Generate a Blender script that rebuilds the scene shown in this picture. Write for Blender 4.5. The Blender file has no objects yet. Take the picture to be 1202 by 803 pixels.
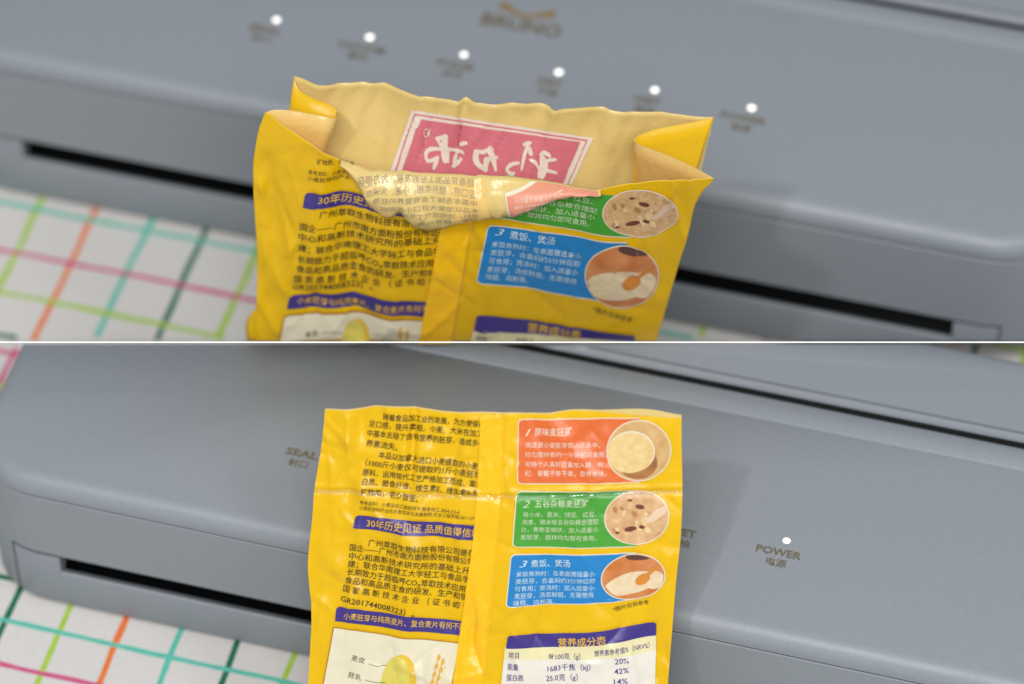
import bpy, bmesh, math, random
from mathutils import Vector, noise, Matrix
R = math.radians
random.seed(7)
S = bpy.context.scene
C = S.collection

# ------------------------------------------------------------------ camera
FPX, PITCH, FOCUS, APERTURE = 4242.0, R(48), 1.148, 0.022
LENS = FPX / 1202 * 36
cam_d = bpy.data.cameras.new('camera'); cam = bpy.data.objects.new('camera', cam_d); C.objects.link(cam)
cam_d.sensor_width = 36; cam_d.lens = LENS; cam_d.clip_start = 0.02; cam_d.clip_end = 50
cam.location = (0, 0, 0); cam.rotation_euler = (R(90) - PITCH, 0, 0)
cam_d.dof.use_dof = True; cam_d.dof.focus_distance = FOCUS; cam_d.dof.aperture_fstop = LENS / 1000 / APERTURE
S.camera = cam
# ------------------------------------------------------------------ light
W = bpy.data.worlds.new('World'); S.world = W; W.use_nodes = True
W.node_tree.nodes['Background'].inputs[0].default_value = (0.94, 0.97, 1.0, 1)
W.node_tree.nodes['Background'].inputs[1].default_value = 0.37
def area(name, loc, target, size, power, col):
    l = bpy.data.lights.new(name, 'AREA'); l.shape = 'DISK'; l.size = size; l.energy = power; l.color = col
    o = bpy.data.objects.new(name, l); C.objects.link(o); o.location = loc
    o.rotation_euler = (Vector(target) - Vector(loc)).to_track_quat('-Z', 'Y').to_euler()
area('lamp_key', (-0.45, 0.05, 0.44), (0, 0.76, -0.87), 0.07, 5.0, (1, 0.98, 0.95))
area('lamp_side', (0.80, 0.10, 0.50), (0, 0.76, -0.87), 0.45, 5.0, (1, 0.99, 0.97))
area('lamp_front', (-0.15, -0.19, 0.53), (0, 0.76, -0.87), 0.7, 11.5, (1, 0.99, 0.98))
area('fill_near_camera', (0.15, -0.16, 0.12), (0, 0.76, -0.87), 0.4, 3.6, (1, 0.99, 0.97))  # added fill to brighten the shaded cloth and lower machine; no such source there
S.view_settings.view_transform = 'Standard'; S.view_settings.look = 'None'
S.view_settings.exposure = 0.06; S.view_settings.gamma = 1; S.view_settings.use_curve_mapping = False
S.render.engine = 'CYCLES'

# ------------------------------------------------------------------ helpers
CP, SP = math.cos(PITCH), math.sin(PITCH)
FW, UP, RT = Vector((0, CP, -SP)), Vector((0, SP, CP)), Vector((1, 0, 0))
def ray(x, y): return FW + RT * ((x - 601) / FPX) - UP * ((y - 401.5) / FPX)
def at_z(x, y, Z): return ray(x, y) * Z
def at_Y(x, y, Y): r = ray(x, y); return r * (Y / r.y)
def at_h(x, y, z): r = ray(x, y); return r * (z / r.z)
def at_plane(x, y, O, n): r = ray(x, y); return r * (O.dot(n) / r.dot(n))
def lerp(a, b, t): return a + (b - a) * t
def sstep(a, b, x):
    t = min(1, max(0, (x - a) / (b - a))); return t * t * (3 - 2 * t)
def curve(pts):
    """piecewise smooth y(x) through points sorted by x"""
    def f(x):
        if x <= pts[0][0]: return pts[0][1]
        for i in range(len(pts) - 1):
            if x <= pts[i + 1][0]:
                p0 = pts[max(i - 1, 0)]; p1 = pts[i]; p2 = pts[i + 1]; p3 = pts[min(i + 2, len(pts) - 1)]
                h = p2[0] - p1[0]; t = (x - p1[0]) / h
                m1 = (p2[1] - p0[1]) / (p2[0] - p0[0]) * h; m2 = (p3[1] - p1[1]) / (p3[0] - p1[0]) * h
                return (2*t**3 - 3*t*t + 1)*p1[1] + (t**3 - 2*t*t + t)*m1 + (-2*t**3 + 3*t*t)*p2[1] + (t**3 - t*t)*m2
        return pts[-1][1]
    return f
def poly(pts, n):
    """n+1 samples along a smoothed polyline of 2-tuples"""
    d = [0]
    for a, b in zip(pts, pts[1:]): d.append(d[-1] + math.hypot(b[0]-a[0], b[1]-a[1]))
    fs = [curve([(d[i], p[k]) for i, p in enumerate(pts)]) for k in range(len(pts[0]))]
    return [tuple(f(d[-1] * i / n) for f in fs) for i in range(n + 1)]
def link(name, me, m, parent=None, smooth=None):
    o = bpy.data.objects.new(name, me); C.objects.link(o)
    if m is not None: me.materials.append(m)
    if parent is not None: o.parent = parent
    if smooth is not None:
        me.shade_smooth()
        if smooth < 180: me.set_sharp_from_angle(angle=R(smooth))
    return o
def mesh(name, vs, fs, m, parent=None, smooth=None):
    me = bpy.data.meshes.new(name); me.from_pydata([tuple(v) for v in vs], [], fs); me.update()
    return link(name, me, m, parent, smooth)
def bmo(name, bm, m, parent=None, smooth=None):
    bmesh.ops.recalc_face_normals(bm, faces=bm.faces)
    me = bpy.data.meshes.new(name); bm.to_mesh(me); bm.free()
    return link(name, me, m, parent, smooth)
def tag(o, label, cat, group=None):
    o['label'] = label; o['category'] = cat
    if group: o['group'] = group
    return o
def empty(name, loc, rz=0):
    o = bpy.data.objects.new(name, None); C.objects.link(o); o.location = loc; o.rotation_euler = (0, 0, rz)
    o.empty_display_size = .02
    return o
def grid_faces(nr, nc):
    return [(r*nc + c, r*nc + c + 1, (r+1)*nc + c + 1, (r+1)*nc + c) for r in range(nr-1) for c in range(nc-1)]

# ------------------------------------------------------------------ materials
def mat(name, col, rough=.5, spec=.5, bump=None, var=None, metallic=0, emit=None, coat=0, sheen=0, trans=0, smudge=0):
    m = bpy.data.materials.new(name); m.use_nodes = True; nt = m.node_tree; b = nt.nodes['Principled BSDF']
    b.inputs['Base Color'].default_value = (*col, 1); b.inputs['Roughness'].default_value = rough
    b.inputs['Specular IOR Level'].default_value = spec; b.inputs['Metallic'].default_value = metallic
    b.inputs['Coat Weight'].default_value = coat
    b.inputs['Sheen Weight'].default_value = sheen
    if emit: b.inputs['Emission Color'].default_value = (*emit[0], 1); b.inputs['Emission Strength'].default_value = emit[1]
    tc = nt.nodes.new('ShaderNodeTexCoord')
    if var:                                    # (scale, amount, colour)
        n = nt.nodes.new('ShaderNodeTexNoise'); n.inputs['Scale'].default_value = var[0]; n.inputs['Detail'].default_value = 5
        nt.links.new(tc.outputs['Object'], n.inputs['Vector'])
        rp = nt.nodes.new('ShaderNodeValToRGB'); rp.color_ramp.elements[0].position = .35; rp.color_ramp.elements[1].position = .68
        rp.color_ramp.elements[0].color = (*col, 1); rp.color_ramp.elements[1].color = (*var[1], 1)
        nt.links.new(n.outputs['Fac'], rp.inputs[0]); nt.links.new(rp.outputs[0], b.inputs['Base Color'])
    if smudge:
        n = nt.nodes.new('ShaderNodeTexNoise'); n.inputs['Scale'].default_value = 26; n.inputs['Detail'].default_value = 7; n.inputs['Distortion'].default_value = .6
        nt.links.new(tc.outputs['Object'], n.inputs['Vector'])
        mr = nt.nodes.new('ShaderNodeMapRange'); mr.inputs['From Min'].default_value = .3; mr.inputs['From Max'].default_value = .7
        mr.inputs['To Min'].default_value = rough - smudge; mr.inputs['To Max'].default_value = rough + smudge
        nt.links.new(n.outputs['Fac'], mr.inputs['Value']); nt.links.new(mr.outputs[0], b.inputs['Roughness'])
    if trans:
        tr = nt.nodes.new('ShaderNodeBsdfTranslucent'); tr.inputs['Color'].default_value = (*[min(1, c*1.1) for c in col], 1)
        mx = nt.nodes.new('ShaderNodeMixShader'); mx.inputs[0].default_value = trans
        nt.links.new(b.outputs[0], mx.inputs[1]); nt.links.new(tr.outputs[0], mx.inputs[2]); nt.links.new(mx.outputs[0], nt.nodes['Material Output'].inputs['Surface'])
    if bump:                                   # (scale, strength, distance)
        n = nt.nodes.new('ShaderNodeTexNoise'); n.inputs['Scale'].default_value = bump[0]; n.inputs['Detail'].default_value = 3
        nt.links.new(tc.outputs['Object'], n.inputs['Vector'])
        bp = nt.nodes.new('ShaderNodeBump'); bp.inputs['Strength'].default_value = bump[1]; bp.inputs['Distance'].default_value = bump[2]
        nt.links.new(n.outputs['Fac'], bp.inputs['Height']); nt.links.new(bp.outputs['Normal'], b.inputs['Normal'])
    return m
M = {
 'plastic': mat('grey_plastic', (.245, .272, .306), .44, .45, bump=(2200, .22, .0004), var=(900, (.262, .289, .323)), smudge=.06),
 'dark': mat('gap_shade', (.006, .007, .008), .7, .2),  # near-black that stands in for shade in the slot and seams
 'gold': mat('gold_print', (.150, .122, .072), .45, .5),
 'goldlogo': mat('gold_logo', (.25, .16, .05), .35, .5),
 'led': mat('led', (.9, .9, .85), .4, .5, emit=((1, .98, .9), 1.5)),
 'ledoff': mat('led_off', (.250, .277, .311), .44, .45),
 'cloth': mat('white_cotton', (.66, .64, .62), .9, .1, bump=(1500, .45, .0008), var=(600, (.62, .60, .58)), sheen=.2),
 'board': mat('white_board', (.85, .85, .84), .5),
 'film': mat('yellow_film', (.80, .485, .002), .33, .4, var=(45, (.83, .51, .004)), bump=(520, .16, .0008), trans=.12),
 'film2': mat('yellow_film_seam', (.86, .48, .004), .30, .5, bump=(230, .30, .0012)),
 'inside': mat('film_inside', (.84, .665, .25), .24, .5, var=(40, (.88, .70, .28)), bump=(230, .3, .0012), trans=.28),
 'insidepink': mat('film_inside_orange', (.96, .70, .25), .22, .5, var=(60, (.96, .66, .22)), trans=.3, bump=(230, .3, .0012)),
 'black': mat('ink_black', (.035, .022, .006), .4),
 'greyink': mat('ink_through_film', (.34, .28, .17), .4),
 'purple': mat('ink_purple', (.045, .028, .20), .36),
 'yink': mat('ink_yellow', (.66, .40, .03), .36),
 'red': mat('ink_orange_red', (.66, .125, .022), .34, var=(70, (.70, .15, .03))),
 'green': mat('ink_green', (.055, .30, .028), .34, var=(70, (.065, .33, .035))),
 'blue': mat('ink_blue', (.012, .20, .50), .34),
 'white': mat('ink_white', (.74, .66, .50), .36),
 'ltred': mat('ink_white_on_red', (.80, .62, .50), .36),
 'ltgreen': mat('ink_white_on_green', (.55, .66, .42), .36),
 'ltblue': mat('ink_white_on_blue', (.50, .66, .74), .36),
 'cream': mat('ink_cream', (.72, .66, .38), .38),
 'paper': mat('ink_pale', (.70, .64, .46), .38, var=(60, (.73, .67, .50))),
 'tablewhite': mat('ink_table_white', (.72, .68, .60), .38),
 'obrown': mat('ink_ochre_line', (.42, .20, .02), .4),
 'pink': mat('logo_pink', (.60, .15, .20), .42, var=(60, (.64, .18, .23))),
 'pinkpale': mat('pink_through_film', (.70, .27, .17), .42),
 'greenpale': mat('green_through_film', (.36, .50, .22), .42),
 'logowhite': mat('logo_white', (.76, .66, .56), .42),
 'tan': mat('print_tan', (.52, .30, .10), .38, var=(260, (.62, .40, .17))),
 'porridge': mat('print_porridge', (.66, .46, .17), .38, var=(420, (.75, .56, .26))),
 'brownshade': mat('print_brown', (.30, .115, .03), .38, var=(200, (.42, .19, .06))),
 'stew': mat('print_stew', (.54, .30, .13), .38, var=(500, (.68, .45, .23))),
 'stewpale': mat('print_stew_pale', (.74, .54, .30), .38), 'stewmid': mat('print_stew_mid', (.62, .38, .17), .38), 'stewdark': mat('print_stew_dark', (.44, .20, .08), .38),
 'bean': mat('print_bean', (.16, .04, .02), .38),
 'spoon': mat('print_spoon', (.72, .52, .36), .38),
 'bowl': mat('print_bowl', (.52, .15, .03), .38, var=(140, (.62, .26, .10))),
 'rice': mat('print_rice', (.70, .54, .32), .38, var=(420, (.76, .62, .42))),
 'wood': mat('print_wood', (.62, .22, .03), .38),
 'rim': mat('print_dark', (.10, .04, .03), .38),
 'seed': mat('print_seed', (.64, .55, .10), .38), 'seed2': mat('print_seed_side', (.72, .46, .03), .38),
 'wheat': mat('print_wheat', (.70, .38, .05), .38),
 'c_lime': mat('dye_lime', (.33, .52, .05), .9, .1, var=(300, (.40, .58, .10))),
 'c_orange': mat('dye_orange', (.74, .16, .03), .9, .1, var=(300, (.76, .22, .07))),
 'c_teal': mat('dye_teal', (.08, .46, .36), .9, .1, var=(300, (.14, .52, .42))),
 'c_green': mat('dye_green', (.012, .13, .075), .9, .1, var=(300, (.03, .18, .11))),
 'c_pink': mat('dye_pink', (.55, .07, .20), .9, .1, var=(300, (.60, .14, .27))),
}
def clear_film(fac=.17):
    m = bpy.data.materials.new('clear_seal'); m.use_nodes = True; nt = m.node_tree
    nt.nodes.remove(nt.nodes['Principled BSDF']); out = nt.nodes['Material Output']
    t = nt.nodes.new('ShaderNodeBsdfTransparent'); g = nt.nodes.new('ShaderNodeBsdfGlossy'); g.inputs['Roughness'].default_value = .12
    mx = nt.nodes.new('ShaderNodeMixShader'); mx.inputs[0].default_value = fac
    nt.links.new(t.outputs[0], mx.inputs[1]); nt.links.new(g.outputs[0], mx.inputs[2]); nt.links.new(mx.outputs[0], out.inputs['Surface'])
    return m
M['clear'] = clear_film(); M['acrylic'] = clear_film(.012)

# ------------------------------------------------------------------ layout of the two tiers
TH = R(15.0)
EX, EY = Vector((math.cos(TH), -math.sin(TH), 0)), Vector((math.sin(TH), math.cos(TH), 0))
HM, SC_L = .067, .985
O_LOW = at_z(923, 636, 1.172)                                   # power lamp of the near machine
Z_LOW = O_LOW.z - HM*SC_L                                       # table height
KU = Z_LOW / (at_z(882, 128, 1.195).z - HM*1.010)               # the far machine stands on the same table, farther back
O_UP, SC_U, Z_UP = at_z(882, 128, 1.195*KU), 1.010*KU, Z_LOW
Y_EDGE = at_h(601, 401.0, Z_UP).y                               # foot of the divider sheet

# ground under everything
bm = bmesh.new(); bmesh.ops.create_cube(bm, size=1, matrix=Matrix.Translation((0, .95, Z_LOW - .0163)) @ Matrix.Diagonal((1.5, 1.3, .03, 1)))
t = bmo('table', bm, M['board']); t['kind'] = 'structure'

def tablecloth(O, ztop, x0, x1, y0, y1, label, vx, hy, k):
    """flat cotton sheet with hand-drawn crossing lines; x0..y1 world extents"""
    root = empty('tablecloth', (O.x, O.y, ztop), 0)
    tag(root, label, 'tablecloth')
    n = 2
    bm = bmesh.new()
    bmesh.ops.create_cube(bm, size=1, matrix=Matrix.Translation(((x0+x1)/2 - O.x, (y0+y1)/2 - O.y, -.00015)) @ Matrix.Diagonal((x1-x0, y1-y0, .0003, 1)))
    bmo('cloth_sheet', bm, M['cloth'], root)
    def strip(fixed, vertical, col, wd):
        vs = []; fs = []; N = 260; ph = random.random()*99; k = 0
        for i in range(N + 1):
            s = lerp(-.5, .5, i / N)
            off = .0011*noise.noise((s*14, ph, 0)) + .00045*noise.noise((s*70, ph, 3))
            w = wd*(1 + .30*noise.noise((s*55, ph, 9)) + .15*noise.noise((s*160, ph, 5)))
            a, b = fixed + off - w/2, fixed + off + w/2
            pa = EX*a + EY*s if vertical else EX*s + EY*a
            pb = EX*b + EY*s if vertical else EX*s + EY*b
            ok = all(x0 - O.x < p.x < x1 - O.x and y0 - O.y < p.y < y1 - O.y for p in (pa, pb))
            if not ok: k = 0; continue
            zz = .00004 if vertical else .00007
            vs += [(pa.x, pa.y, zz), (pb.x, pb.y, zz)]
            if k: m = len(vs); fs.append((m-4, m-2, m-1, m-3))
            k = 1
        if fs: mesh('drawn_line', vs, fs, M[col], root)
    for v, c in vx: strip(v*k, True, c, .0021*k)
    for h, c in hy: strip(h*k, False, c, .0019*k)
    return root
cyc_v = ['c_green', 'c_lime', 'c_orange', 'c_teal']
VX = [(-.258 + .0199*i, ['c_green', 'c_lime', 'c_orange', 'c_teal', 'c_green', 'c_lime', 'c_pink', 'c_teal'][i % 8]) for i in range(-8, 30)]
VXL = [(v, c) for v, c in VX if not .02 < v < .07] + [(.040, 'c_green'), (.0575, 'c_lime'), (.0205, 'c_teal')]
VXU = [(v + (-.003 if v < -.1 else 0), c) for v, c in VX if not -.02 < v < .06] + [(-.004, 'c_lime'), (.0165, 'c_pink'), (.036, 'c_teal')]
HYL = [(-.050 + .0177*i, c) for i, c in ((-5, 'c_orange'), (-4, 'c_teal'), (-3, 'c_green'), (-2, 'c_lime'), (-1, 'c_pink'), (0, 'c_teal'), (1, 'c_green'), (2, 'c_orange'), (3, 'c_lime'), (4, 'c_teal'), (5, 'c_orange'), (7, 'c_green'), (8, 'c_teal'), (9, 'c_orange'), (10, 'c_pink'), (11, 'c_teal'), (12, 'c_lime'), (14, 'c_teal'))] + [(.050, 'c_lime'), (.066, 'c_pink')]
HYU = [(-.0445, 'c_teal'), (-.066, 'c_pink'), (-.085, 'c_lime'), (-.103, 'c_green'), (-.121, 'c_teal')] + [(-.0445 + .02*i, ['c_lime', 'c_orange', 'c_green'][i % 3]) for i in range(1, 12)]
tablecloth(O_LOW, Z_LOW, -.6, .6, .45, Y_EDGE - .0004, 'white cotton cloth with hand drawn coloured grid under the lower grey sealer', VXL, HYL, 1.0)
tablecloth(O_UP, Z_UP, -.6, .6, Y_EDGE, 1.55, 'white cotton cloth with coloured grid under the upper sealer, behind the divider', VXU, HYU, KU)

# clear divider sheet between the two sets, rising from the table towards the viewer, with a white edge
root = empty('divider_sheet', (0, Y_EDGE, Z_LOW)); tag(root, 'thin clear sheet with white edge running straight across the middle', 'divider')
ZE = Vector((0, Y_EDGE, Z_LOW)).dot(FW)
d = -FW*(ZE - 1.148); th = UP*-.00042
def slab(name, a, b, m):
    vs = [Vector((sx*.30, 0, 0)) + p for sx in (-1, 1) for p in (a, b, b + th, a + th)]
    bm = bmesh.new(); bv = [bm.verts.new(v) for v in vs]
    for f in [(0, 1, 2, 3), (7, 6, 5, 4)] + [(i, i+4, (i+1) % 4+4, (i+1) % 4) for i in range(4)]: bm.faces.new([bv[i] for i in f])
    bmo(name, bm, M[m], root)
slab('sheet', Vector(), d, 'acrylic'); slab('edge_strip', d, d - FW*.0003, 'board')
for sx in (-1, 1):                                              # wedge-shaped side supports standing on the table
    top = d*.8 + th*2; vs = []
    for x in (sx*.285, sx*.291): vs += [Vector((x, 0, 0)) + p for p in (Vector((0, -.004, .0004)), top, Vector((0, top.y, .0004)))]
    bm = bmesh.new(); bv = [bm.verts.new(v) for v in vs]
    for f in ((0, 1, 2), (5, 4, 3), (0, 3, 4, 1), (1, 4, 5, 2), (2, 5, 3, 0)): bm.faces.new([bv[i] for i in f])
    bmo('support', bm, M['board'], root)

# ------------------------------------------------------------------ vacuum sealer
X0, X1, Y0, Y1, RC = -.2748, .1100, -.0402, .0990, .025
def outline(i=0, y1=Y1, y0=Y0, rear=True, front=True, extra=()):
    """rounded plan outline, counter-clockwise from the rear left, as (x, y)"""
    pts = []
    x0, x1 = X0 + i, X1 - i
    ya = y0 + (i if front else min(i, .0022)); yb = y1 - (i if rear else min(i, .0006))
    rf = max(RC - i, .002) if front else max(.0045 - min(i, .0022), .002); rb = max(RC - i, .002) if rear else .0012
    def arc(cx, cy, r, a0, n=14):
        for k in range(n + 1):
            a = R(a0 + 90*k/n); pts.append((cx + r*math.cos(a), cy + r*math.sin(a)))
    arc(x0 + rf, ya + rf, rf, 180)
    for x in sorted([lerp(x0 + rf, x1 - rf, k/40) for k in range(1, 40)] + [-.2430, .0780]): pts.append((x, ya))
    arc(x1 - rf, ya + rf, rf, 270); arc(x1 - rb, yb - rb, rb, 0); arc(x0 + rb, yb - rb, rb, 90)
    return pts
def loft(layers, cap_top=True, cap_bot=True):
    bm = bmesh.new(); rings = [[bm.verts.new((x, y, z)) for x, y in pts] for pts, z in layers]
    n = len(rings[0])
    for a, b in zip(rings, rings[1:]):
        for k in range(n): bm.faces.new((a[k], a[(k+1) % n], b[(k+1) % n], b[k]))
    if cap_top: bm.faces.new(rings[-1])
    if cap_bot: bm.faces.new(list(reversed(rings[0])))
    return bm, rings
def rounded(r, n=7): return [(r*(1 - math.cos(R(90*k/n))), r*math.sin(R(90*k/n))) for k in range(n + 1)]   # inset, rise
def text_geo(body, bold=0, shear=0, res=2):
    c = bpy.data.curves.new('lettering', 'FONT'); c.body = body; c.resolution_u = res; c.offset = bold; c.shear = shear
    o = bpy.data.objects.new('lettering', c); me = bpy.data.meshes.new_from_object(o)
    vs = [v.co.copy() for v in me.vertices]; fs = [tuple(p.vertices) for p in me.polygons]
    bpy.data.objects.remove(o); bpy.data.meshes.remove(me); bpy.data.curves.remove(c)
    xs = [v.x for v in vs] or [0, 1]
    return vs, fs, min(xs), max(xs)
def build_sealer(O, label, lit, scale):
    g = empty('vacuum_sealer', (O.x, O.y, O.z - HM*scale), -TH); tag(g, label, 'vacuum sealer', 'grey vacuum sealers')
    g.scale = (scale,)*3
    zt = HM
    def Zc(z): return z + zt
    # lower body
    lay = [(outline(.0035), Zc(-.0667)), (outline(.0012), Zc(-.0655)), (outline(0), Zc(-.0630)), (outline(0), Zc(-.0378)), (outline(0), Zc(-.0083)), (outline(.0002), Zc(-.0081)), (outline(.004), Zc(-.0081))]
    bm, rings = loft(lay)
    # opening for the jaw: columns of the front between the two notches
    xa, xb = -.2595, .0945
    bm.verts.ensure_lookup_table()
    pts = outline(0); n = len(pts)
    cols = [k for k in range(n) if k < 76 and pts[k][1] < -.02 and pts[(k+1) % n][1] < -.02 and xa < (pts[k][0] + pts[(k+1) % n][0])/2 < xb]
    dele = []
    for f in bm.faces:
        c = f.calc_center_median()
        if len(f.verts) == 4 and Zc(-.069) < c.z < Zc(-.0378) and c.y < -.02 and any(v in f.verts for k in cols for v in (rings[2][k], rings[3][k], rings[1][k], rings[0][k])):
            ks = [k for r in rings[:4] for k in range(n) if r[k] in f.verts]
            if all(k in cols or k - 1 in cols for k in ks): dele.append(f)
    bmesh.ops.delete(bm, geom=dele, context='FACES')
    bmo('body', bm, M['plastic'], g, 35)
    # near-black block behind the slot, its colour standing in for the interior's shade
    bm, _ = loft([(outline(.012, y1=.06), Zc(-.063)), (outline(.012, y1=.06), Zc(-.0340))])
    bmo('slot_shade_block', bm, M['dark'], g)
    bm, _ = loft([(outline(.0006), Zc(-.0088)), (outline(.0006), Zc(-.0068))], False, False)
    bmo('lid_gasket', bm, M['dark'], g)  # dark ring that paints the shade inside the lid seam
    # lower jaw: shell following the front with a ledge behind the lip
    k0, k1 = cols[0], cols[-1] + 1
    def jawcol(k, ins, z):
        p = outline(max(ins, -.0003))[k] if ins >= 0 else outline(0)[k]
        return (p[0], p[1], Zc(z))
    secs_end = [(.0038, -.0667), (.0012, -.0655), (-.0002, -.0630), (-.0002, -.0392), (.0003, -.0384), (.0009, -.0381), (.013, -.0381)]
    secs_mid = [(.0038, -.0667), (.0012, -.0655), (-.0002, -.0630), (-.0002, -.0482), (.0002, -.0473), (.0007, -.0470), (.0034, -.0488)]
    sl0, sl1 = -.2430, .0780
    bm = bmesh.new(); rows = []
    for k in range(k0, k1 + 1):
        x = outline(0)[k][0]
        mid = sl0 - .0005 < x < sl1 + .0005
        rows.append((k, mid))
    # insert a second, dropped copy at the ends of the slot for crisp side walls
    seq = []
    for (k, mid), nx in zip(rows, rows[1:] + [(None, None)]):
        seq.append((k, mid))
        if nx[0] is not None and mid != nx[1]: seq.append((nx[0], mid) if not mid else (k, nx[1]))
    prev = None
    for k, mid in seq:
        ring = [bm.verts.new(jawcol(k, i, z)) for i, z in (secs_mid if mid else secs_end)]
        if prev:
            for j in range(len(ring) - 1): bm.faces.new((prev[j], ring[j], ring[j+1], prev[j+1]))
        prev = ring
    bmesh.ops.remove_doubles(bm, verts=bm.verts, dist=.00001)
    jaw = bmo('lower_jaw', bm, M['plastic'], g, 40)
    # dark strips on the shell, painting the shade of hairline gaps round the jaw
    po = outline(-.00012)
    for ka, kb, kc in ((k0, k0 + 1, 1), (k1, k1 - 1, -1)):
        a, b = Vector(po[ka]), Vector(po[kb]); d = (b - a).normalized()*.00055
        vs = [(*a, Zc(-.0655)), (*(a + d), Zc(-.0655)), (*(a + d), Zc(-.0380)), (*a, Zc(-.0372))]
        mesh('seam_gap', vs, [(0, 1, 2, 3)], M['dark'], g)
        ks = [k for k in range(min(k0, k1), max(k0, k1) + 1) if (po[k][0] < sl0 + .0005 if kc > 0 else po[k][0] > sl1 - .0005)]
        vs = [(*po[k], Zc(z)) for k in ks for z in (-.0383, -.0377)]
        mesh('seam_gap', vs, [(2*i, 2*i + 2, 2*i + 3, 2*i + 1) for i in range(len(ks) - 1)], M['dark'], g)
    # lid
    arc = rounded(.0056)
    lay = [(outline(.004, y1=.0588, rear=False), Zc(-.0076)), (outline(.0004, y1=.0588, rear=False), Zc(-.0076)), (outline(0, y1=.0588, rear=False), Zc(-.0071))]
    lay += [(outline(i, y1=.0588, rear=False), Zc(-.0056 + r)) for i, r in arc]
    bm, _ = loft(lay); bmo('lid', bm, M['plastic'], g, 35)
    # raised strip along the hinge side of the lid
    prof = [(.0500, -.001), (.0500, .0002), (.0507, .0006), (.0528, .0014), (.0540, .0016), (.0580, .0016), (.0587, .0012), (.0587, -.001)]
    vs = [(x, y, Zc(z)) for x in (X0 + .0085, X1 - .0085) for y, z in prof]; m = len(prof)
    bm = bmesh.new(); bv = [bm.verts.new(v) for v in vs]
    for i in range(m): bm.faces.new((bv[i], bv[(i+1) % m], bv[(i+1) % m + m], bv[i+m]))
    bm.faces.new(bv[:m]); bm.faces.new(bv[m:])
    bmo('hinge_strip', bm, M['plastic'], g, 50)
    # rear housing
    arc = rounded(.0064)
    lay = [(outline(.003, y0=.0625, front=False), Zc(-.0076)), (outline(0, y0=.0625, front=False), Zc(-.0071))]
    lay += [(outline(i, y0=.0625, front=False), Zc(-.0034 + r)) for i, r in arc]
    bm, _ = loft(lay); bmo('rear_housing', bm, M['plastic'], g, 35)
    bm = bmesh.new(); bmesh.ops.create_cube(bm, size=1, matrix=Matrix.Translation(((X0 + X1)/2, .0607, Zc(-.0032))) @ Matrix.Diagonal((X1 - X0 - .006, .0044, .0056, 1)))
    bmo('hinge_gap_shade', bm, M['dark'], g)  # black filler: the shade of the open hinge gap as colour
    # gold print and indicator lamps
    def lab(body, cx, cy, h, mt, bold=0, wid=None, part='lettering'):
        vs, fs, a, b = text_geo(body, bold)
        s = h / .72; wx = (wid / (b - a)) if wid else s
        mesh(part, [((v.x - (a+b)/2)*wx + cx, v.y*s + cy, Zc(.00012)) for v in vs], fs, M[mt], g)
    names = [('SEAL', '封口', 11.2), ('VACUUM', '真空', 16.5), ('PULSE', '点动', 12.4), ('DRY', '干抽', 8.2), ('WET', '湿抽', 9.2), ('POWER', '电源', 15.2)]
    for i, (en, cn, wd) in enumerate(names):
        x = -.163 + .0326*i
        o = (-.0022 if i == 0 else -.0014)
        lab(en, x + o, -.0064, .0030, 'gold', .030, wd/1000)
        lab(cn, x + o, -.0108, .0026, 'gold', .014)
        on = lit == 'all' or i == 5
        bm = bmesh.new()
        bmesh.ops.create_circle(bm, cap_ends=True, segments=28, radius=(.00115, .0012, .0011, .0012, .00115, .0012)[i] if on else .0011, matrix=Matrix.Translation((x, .0004, Zc(.0001))))
        bmo('indicator_lamp', bm, M['led' if on else 'ledoff'], g)
    lab('BRUNO', -.083, .0165, .0058, 'gold', .03, .0275)
    # little emblem above the name: a bowl-like arc
    vs, fs = [], []
    for k in range(25):
        u = k/24; x = lerp(-.0095, .0095, u); yc = .0255 + .0016*math.cos(u*math.pi*2); w = .0009 + .0012*abs(2*u - 1)**2
        vs += [(x - .083, yc - w, Zc(.00012)), (x - .083, yc + w, Zc(.00012))]
        if k: q = len(vs); fs.append((q-4, q-2, q-1, q-3))
    mesh('emblem', vs, fs, M['goldlogo'], g)
    return g
low_sealer = build_sealer(O_LOW, 'grey vacuum sealer below, one white indicator lamp lit beside the word POWER', 'one', SC_L)
up_sealer = build_sealer(O_UP, 'blurred grey vacuum sealer above, row of six white indicator lamps lit', 'all', SC_U)

# both machines are trimmed where they meet the divider sheet
for mc, sc, off, below in ((up_sealer, SC_U, .0002, True), (low_sealer, SC_L, -.0008, False)):
    inv = (Matrix.Translation(mc.location) @ mc.rotation_euler.to_matrix().to_4x4() @ Matrix.Scale(sc, 4)).inverted()
    no = (inv.to_3x3() @ UP).normalized()
    for ch in list(mc.children):
        bm = bmesh.new(); bm.from_mesh(ch.data)
        g = bmesh.ops.bisect_plane(bm, geom=bm.verts[:] + bm.edges[:] + bm.faces[:], plane_co=inv @ (UP*off), plane_no=no, clear_inner=below, clear_outer=not below)
        ed = [e for e in g['geom_cut'] if isinstance(e, bmesh.types.BMEdge) and e.is_boundary]
        if ed: bmesh.ops.holes_fill(bm, edges=ed, sides=0)
        bm.to_mesh(ch.data)
        if not bm.verts: bpy.data.objects.remove(ch)
        bm.free()

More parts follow.
